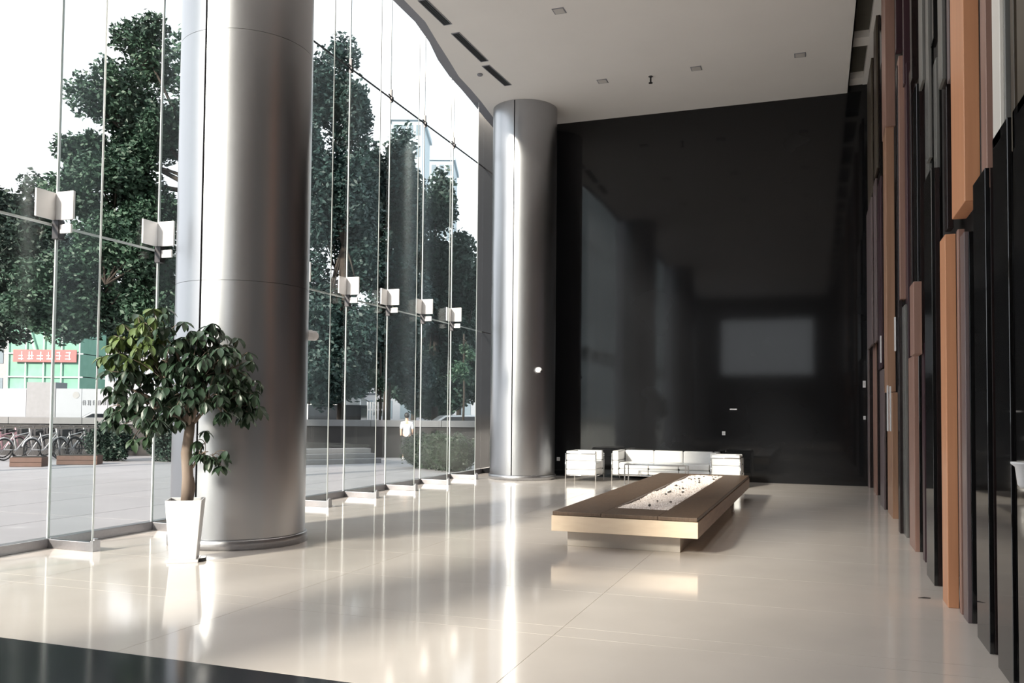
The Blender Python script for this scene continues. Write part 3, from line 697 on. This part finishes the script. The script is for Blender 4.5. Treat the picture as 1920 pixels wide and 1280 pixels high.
# brown planter boxes
for (a, b, y, lb) in ((18, 78, 875, 'brown wooden planter box beside the leftmost bicycles'), (106, 182, 871, 'brown wooden planter box under the right-hand bicycles')):
    p, q = on_z(a, y, GZ), on_z(b, y, GZ); L = (q-p).length
    t = tag(empty('planter_box', (p.x, p.y, GZ), atan2(q.y-p.y, q.x-p.x)), lb, 'planter', 'brown planter boxes outside')
    for k in range(2): MB().box(0, L, -.02, .0, .12*k+.01, .12*k+.12).build('board', M_BROWN, t)
    MB().box(0, L, .001, .5, 0, .25).build('body', M_BROWN, t); MB().box(.04, L-.04, .04, .46, .25, .27).build('soil', M_SOIL, t)
# bicycles
def bicycle(loc, rz, label, colm):
    t = tag(empty('bicycle', loc, rz), label, 'bicycle', 'bicycles parked outside the glass')
    for x in (-.52, .52):
        w = MB().torus((x, 0, .33), .31, .022).build('wheel', M_TIRE, t, smooth=True)
        sp = MB()
        for q in range(8): a = pi*q/8; sp.tube([(x+.3*cos(a), 0, .33+.3*sin(a)), (x-.3*cos(a), 0, .33-.3*sin(a))], .003, 4)
        sp.build('spokes', M_STEEL, w)
    MB().tube([(-.52, 0, .33), (-.08, 0, .30), (.40, 0, .78)], .018).tube([(-.52, 0, .33), (-.2, 0, .72), (.38, 0, .82)], .016).tube([(-.08, 0, .30), (-.22, 0, .84)], .016).tube([(.52, 0, .33), (.38, 0, .95)], .018).build('frame', colm, t, smooth=True)
    MB().tube([(.30, -.26, .98), (.40, -.1, 1.02), (.40, .1, 1.02), (.30, .26, .98)], .013).build('handlebar', M_DARKMET, t, smooth=True)
    MB().ball((-.24, 0, .88), .14, .075, .04).build('saddle', M_TIRE, t, smooth=True)
    MB().box(.48, .74, -.14, .14, .72, .92).build('basket', M_DARKMET, t)
    f = MB()
    for x in (-.52, .52):
        for q in range(7):
            a = pi*(.1+.8*q/6)
            if q: f.tube([(x+.355*cos(pi*(.1+.8*(q-1)/6)), 0, .33+.355*sin(pi*(.1+.8*(q-1)/6))), (x+.355*cos(a), 0, .33+.355*sin(a))], .022, 5)
    f.build('mudguards', colm, t)
BC = [mat('bike_pink', (.55, .33, .38), .4, var=.05), mat('bike_silver', (.55, .56, .58), .3, var=.05), mat('bike_black', (.03, .03, .035), .35, var=.1)]
bl = [(-22, 868, 0, 'pink-framed bicycle at the far left of the bicycle row'), (8, 868, 0, 'second pink-framed bicycle in the row outside'), (34, 870, 1, 'silver bicycle leaning behind the left planter box'), (60, 864, 2, 'black bicycle between the two planter boxes'), (85, 870, 1, 'silver bicycle beside the first glass joint'),
      (112, 866, 2, 'black bicycle behind the left end of the right planter box'), (138, 866, 1, 'silver bicycle behind the middle of the right planter box'), (162, 866, 2, 'rightmost black bicycle beside the dark bush')]
for i, (px, py, ci, lb) in enumerate(bl):
    p = on_z(px, py-8, GZ); bicycle((p.x, p.y, GZ), an+1.25+.03*sin(3*i), lb, BC[ci])
# cars behind the low wall
def car(px, dep, rz, label):
    b = at(px, 770, dep); t = tag(empty('car', (b.x, b.y, GZ), rz), label, 'car', 'cars beyond the low wall')
    side = [(-2.2, .35), (-2.25, .75), (-2.1, .95), (-1.5, 1.02), (-.9, 1.42), (.5, 1.45), (1.25, 1.0), (2.0, .85), (2.22, .65), (2.2, .35)]
    m = MB(); n = len(side)
    for yv, k in ((-.86, 1), (.86, 1)):
        for x, z in side: m.v.append((x, yv*(.84 if z > 1.2 else 1), z))
    m.f = [tuple(range(n)), tuple(reversed(range(n, 2*n)))]+[((i+1) % n, i, n+i, n+(i+1) % n) for i in range(n)]
    m.build('body', M_CAR, t, bevel=.05)
    for s in (-1, 1):
        g = MB(); pts = [(-1.35, 1.04), (-.85, 1.36), (.45, 1.38), (1.1, 1.04)]
        g.v = [(x, s*(.88 if z < 1.2 else .765), z) for x, z in pts]+[(x, s*(.80 if z < 1.2 else .70), z) for x, z in pts]
        g.f = [(0, 1, 2, 3), (7, 6, 5, 4), (0, 4, 5, 1), (1, 5, 6, 2), (2, 6, 7, 3), (3, 7, 4, 0)]; g.build('side_window', M_CARGL, t)
    g = MB(); g.v = [(.56, -.66, 1.43), (.56, .66, 1.43), (1.24, .78, 1.03), (1.24, -.78, 1.03), (.50, -.66, 1.38), (.50, .66, 1.38), (1.15, .78, 1.0), (1.15, -.78, 1.0)]
    g.f = [(0, 1, 2, 3), (7, 6, 5, 4), (0, 4, 5, 1), (1, 5, 6, 2), (2, 6, 7, 3), (3, 7, 4, 0)]; g.build('windscreen', M_CARGL, t)
    for x in (-1.4, 1.4):
        for s in (-1, 1): MB().tube([(x, s*.70, .33), (x, s*.90, .33)], .33, 20).build('wheel', M_TIRE, t)
car(212, 33.5, an+pi, 'white car behind the low wall left of the potted tree')
car(868, 37, an+.2, 'white car far behind the small tree by the last panes')
# white van far right of near column
b = at(572, 770, 34); t = tag(empty('van', (b.x, b.y, GZ), an), 'white van just visible beside the near column', 'van')
MB().prism([(-2.2, -.95), (2.3, -.95), (2.3, .95), (-2.2, .95)], .4, 2.1).build('body', M_CAR, t, bevel=.12)
MB().box(.3, 2.32, -.97, .97, 1.2, 1.8).build('window_band', M_CARGL, t)
for x in (-1.4, 1.5):
    for s in (-1, 1): MB().tube([(x, s*.78, .36), (x, s*.98, .36)], .36, 18).build('wheel', M_TIRE, t)
# white fence
b = at(668, 780, 40); t = tag(empty('white_fence', (b.x, b.y, GZ), an), 'short white picket fence beyond the low wall', 'fence')
for k in range(11): MB().box(.12*k, .12*k+.075, 0, .03, 0, 2.0).build('picket', M_WHITE, t)
MB().box(-.1, 1.4, .03, .06, .4, .48).box(-.1, 1.4, .03, .06, 1.6, 1.68).build('rail', M_WHITE, t)
# hoarding with dark lettering marks
def panel_wall(x0, x1, ytop, dep, nm, label, cat, m, th=.2, n=1, group=None):
    a = at(x0, ytop, dep); b = at(x1, ytop, dep); L = hypot(b.x-a.x, b.y-a.y)
    t = tag(empty(nm, (a.x, a.y, GZ), atan2(b.y-a.y, b.x-a.x)), label, cat, group)
    for k in range(n): MB().box(L*k/n+.01, L*(k+1)/n-.01, 0, th, 0, a.z-GZ).build('panel', m, t)
    return t, L, a.z-GZ
panel_wall(-260, 50, 726, 38, 'hoarding', 'white site hoarding at the left edge', 'hoarding', M_HOARD, n=6)
t, L, Hh = panel_wall(105, 300, 728, 38, 'hoarding', 'white site hoarding with dark lettering behind the white car', 'hoarding', M_HOARD, n=4)
k = 38/FPX; rr = random.Random(9)
M_INK = mat('dark_lettering', (.09, .10, .12), .6, var=.1)
for i in range(10):
    x0 = (155-105)*k+i*9.5*k; z0 = Hh-30*k
    c = MB(); s = 8*k
    for q in range(4): z = z0+q*s/3.2; c.box(x0+rr.uniform(0, .2)*s, x0+s*rr.uniform(.75, .95), -.012, -.002, z, z+s*.11)
    for q in range(2): x = x0+s*(.2+.45*q); c.box(x, x+s*.13, -.012, -.002, z0-rr.uniform(0, .2)*s, z0+s)
    c.build('lettering', M_INK, t)
lg = MB().lathe([(.15, 0), (.15, .01)], n=20).build('emblem', mat('grey_emblem', (.3, .3, .31), .6, var=.1), t); lg.rotation_euler = (pi/2, 0, 0); lg.location = ((143-105)*k, 0, Hh-12*k)
panel_wall(50, 105, 716, 38, 'gate_pillar', 'grey block between the two white hoardings', 'pillar', mat('grey_block', (.24, .25, .27), .7, var=.1), 1.0)
# green netted scaffold
dep = 48; k = dep/FPX
a = at(18, 615, dep); b = at(152, 615, dep); L = hypot(b.x-a.x, b.y-a.y)
sc_ = tag(empty('scaffold', (a.x, a.y, GZ), atan2(b.y-a.y, b.x-a.x)), 'scaffold wrapped in green netting with a red banner', 'scaffold')
for z0, z1 in ((0, 1.9), (1.95, 3.3), (3.35, 4.6), (4.65, 6.3)): MB().box(0, L, 0, 3, z0, z1).build('netting', M_NET, sc_)
for z in (1.9, 2.6, 3.3, 4.6, 6.3): MB().tube([(-.2, -.08, z), (L+.2, -.08, z)], .04, 6).build('ledger', M_PLATE, sc_)
for q in range(5): MB().tube([(L*q/4, -.08, 0), (L*q/4, -.08, 6.9)], .035, 6).build('standard', M_PLATE, sc_)
MB().tube([(L*.27, -.15, 6.2), (L*.4, -.15, 4.6)], .05, 6).build('brace', M_PLATE, sc_)
z = at(90, 679, dep).z-GZ; z2 = at(90, 656, dep).z-GZ
bn = MB().box(L*.09, L*.97, -.2, -.15, z, z2).build('banner', M_RED, sc_)
for i in range(6):
    c = MB(); x0 = L*(.16+.13*i); s = (z2-z)*.62
    for q in range(rr.randint(2, 3)): zz = z+s*(.35+.42*q); c.box(x0+s*rr.uniform(0, .2), x0+s*rr.uniform(.5, .85), -.215, -.205, zz, zz+s*.12)
    for q in range(rr.randint(1, 2)): xx = x0+s*rr.uniform(.1, .7); c.box(xx, xx+s*.12, -.215, -.205, z+s*rr.uniform(.2, .5), z+s*1.35)
    c.build('lettering', M_WHITE, bn)
# buildings
def building(x0, x1, ytop, dep, label, m, floors=8, bays=5):
    a = at(x0, ytop, dep); b = at(x1, ytop, dep); L = hypot(b.x-a.x, b.y-a.y); H_ = a.z
    t = tag(empty('building', (a.x, a.y, GZ), atan2(b.y-a.y, b.x-a.x)), label, 'building', 'buildings beyond the trees')
    MB().box(0, L, 0, 10, 0, H_).build('walls', m, t); MB().box(-.3, L+.3, -.3, 10.3, H_, H_+.6).build('roof', m, t)
    wm = MB().box(0, L/bays*.6, -.03, .0, 0, H_/floors*.5).mesh('window', mat('far_window', (.20, .25, .29), .2, var=.1))
    for f in range(floors):
        for q in range(bays):
            o = link('window', wm, t); o.location = (L*(q+.2)/bays, 0, H_*(f+.3)/floors)
M_FAR = mat('pale_blue_facade', (.42, .50, .55), .6, var=.05)
building(735, 792, 225, 110, 'pale blue tower beyond the trees right of centre glass', M_FAR, 14, 4)
building(792, 850, 300, 140, 'lower pale tower behind the narrower tree', M_FAR, 12, 4)
building(147, 330, 664, 66, 'white low building beside the green scaffold', M_HOARD, 2, 7)
building(-300, 18, 640, 62, 'grey low building at the far left edge', mat('grey_facade', (.3, .31, .33), .6, var=.1), 3, 6)
building(560, 1000, 735, 75, 'long pale low building far behind the row of trees', M_HOARD, 1, 12)
# walking person
pz = on_z(762, 861, GZ)
pe = tag(empty('person', (pz.x, pz.y, GZ), radians(205)), 'person in a white top and dark trousers walking across the plaza', 'person')
def skin(name, verts, edges, radii, m, parent, root=0, sub=2):
    me = bpy.data.meshes.new(name); me.from_pydata(verts, edges, []); me.update(); me.materials.append(m)
    o = link(name, me, parent); sk = o.modifiers.new('skin', 'SKIN'); sk.use_smooth_shade = True
    for i, r in enumerate(radii):
        s = me.skin_vertices[0].data[i]; s.radius = r if isinstance(r, tuple) else (r, r); s.use_root = i == root
    ss = o.modifiers.new('sub', 'SUBSURF'); ss.levels = sub; ss.render_levels = sub
    return o
pe.scale = (.88, .88, .88)
M_SKIN = mat('skin', (.55, .36, .27), .5, var=.05); M_TOP = mat('white_top', (.8, .8, .82), .7, var=.04); M_TROU = mat('dark_trousers', (.03, .032, .04), .8, var=.2); M_HAIR = mat('dark_hair', (.015, .012, .011), .5, var=.2)
bv = [(0,0,.92),(0,0,1.15),(0,0,1.36),(0,0,1.46),(0,-.01,1.60), (-.17,0,1.36),(-.22,.02,1.10),(-.20,-.12,.90),(.17,0,1.36),(.22,-.03,1.10),(.21,.08,.88), (-.09,0,.86),(-.10,-.14,.48),(-.10,-.02,.10),(-.10,-.14,.04),(.09,0,.86),(.10,.10,.48),(.10,.30,.14),(.10,.22,.06)]
be = [(0,1),(1,2),(2,3),(3,4),(2,5),(5,6),(6,7),(2,8),(8,9),(9,10),(0,11),(11,12),(12,13),(13,14),(0,15),(15,16),(16,17),(17,18)]
skin('body', bv, be, [(.14,.10),(.12,.09),(.14,.09),.05,(.085,.10),.055,.04,.03,.055,.04,.03,.085,.06,.04,.04,.085,.06,.04,.04], M_SKIN, pe)
skin('top', [(0,0,.80),(0,0,1.15),(0,0,1.34),(0,0,1.43),(-.17,0,1.35),(-.22,.02,1.12),(.17,0,1.35),(.22,-.03,1.12)], [(0,1),(1,2),(2,3),(2,4),(4,5),(2,6),(6,7)], [(.165,.125),(.145,.11),(.16,.11),.07,.075,.06,.075,.06], M_TOP, pe)
skin('trousers', [(0,0,.94),(-.09,0,.84),(-.10,-.14,.48),(-.10,-.02,.14),(.09,0,.84),(.10,.10,.48),(.10,.29,.18)], [(0,1),(1,2),(2,3),(0,4),(4,5),(5,6)], [(.155,.115),.10,.075,.06,.10,.075,.06], M_TROU, pe)
MB().ball((0, .02, 1.645), .10, .115, .115).build('hair', M_HAIR, pe, smooth=True)
for x, y, z in ((-.10, -.07, .04), (.10, .26, .07)): MB().box(x-.045, x+.045, y-.13, y+.11, z-.05, z+.045).build('shoe', M_WHITE, pe, bevel=.03)
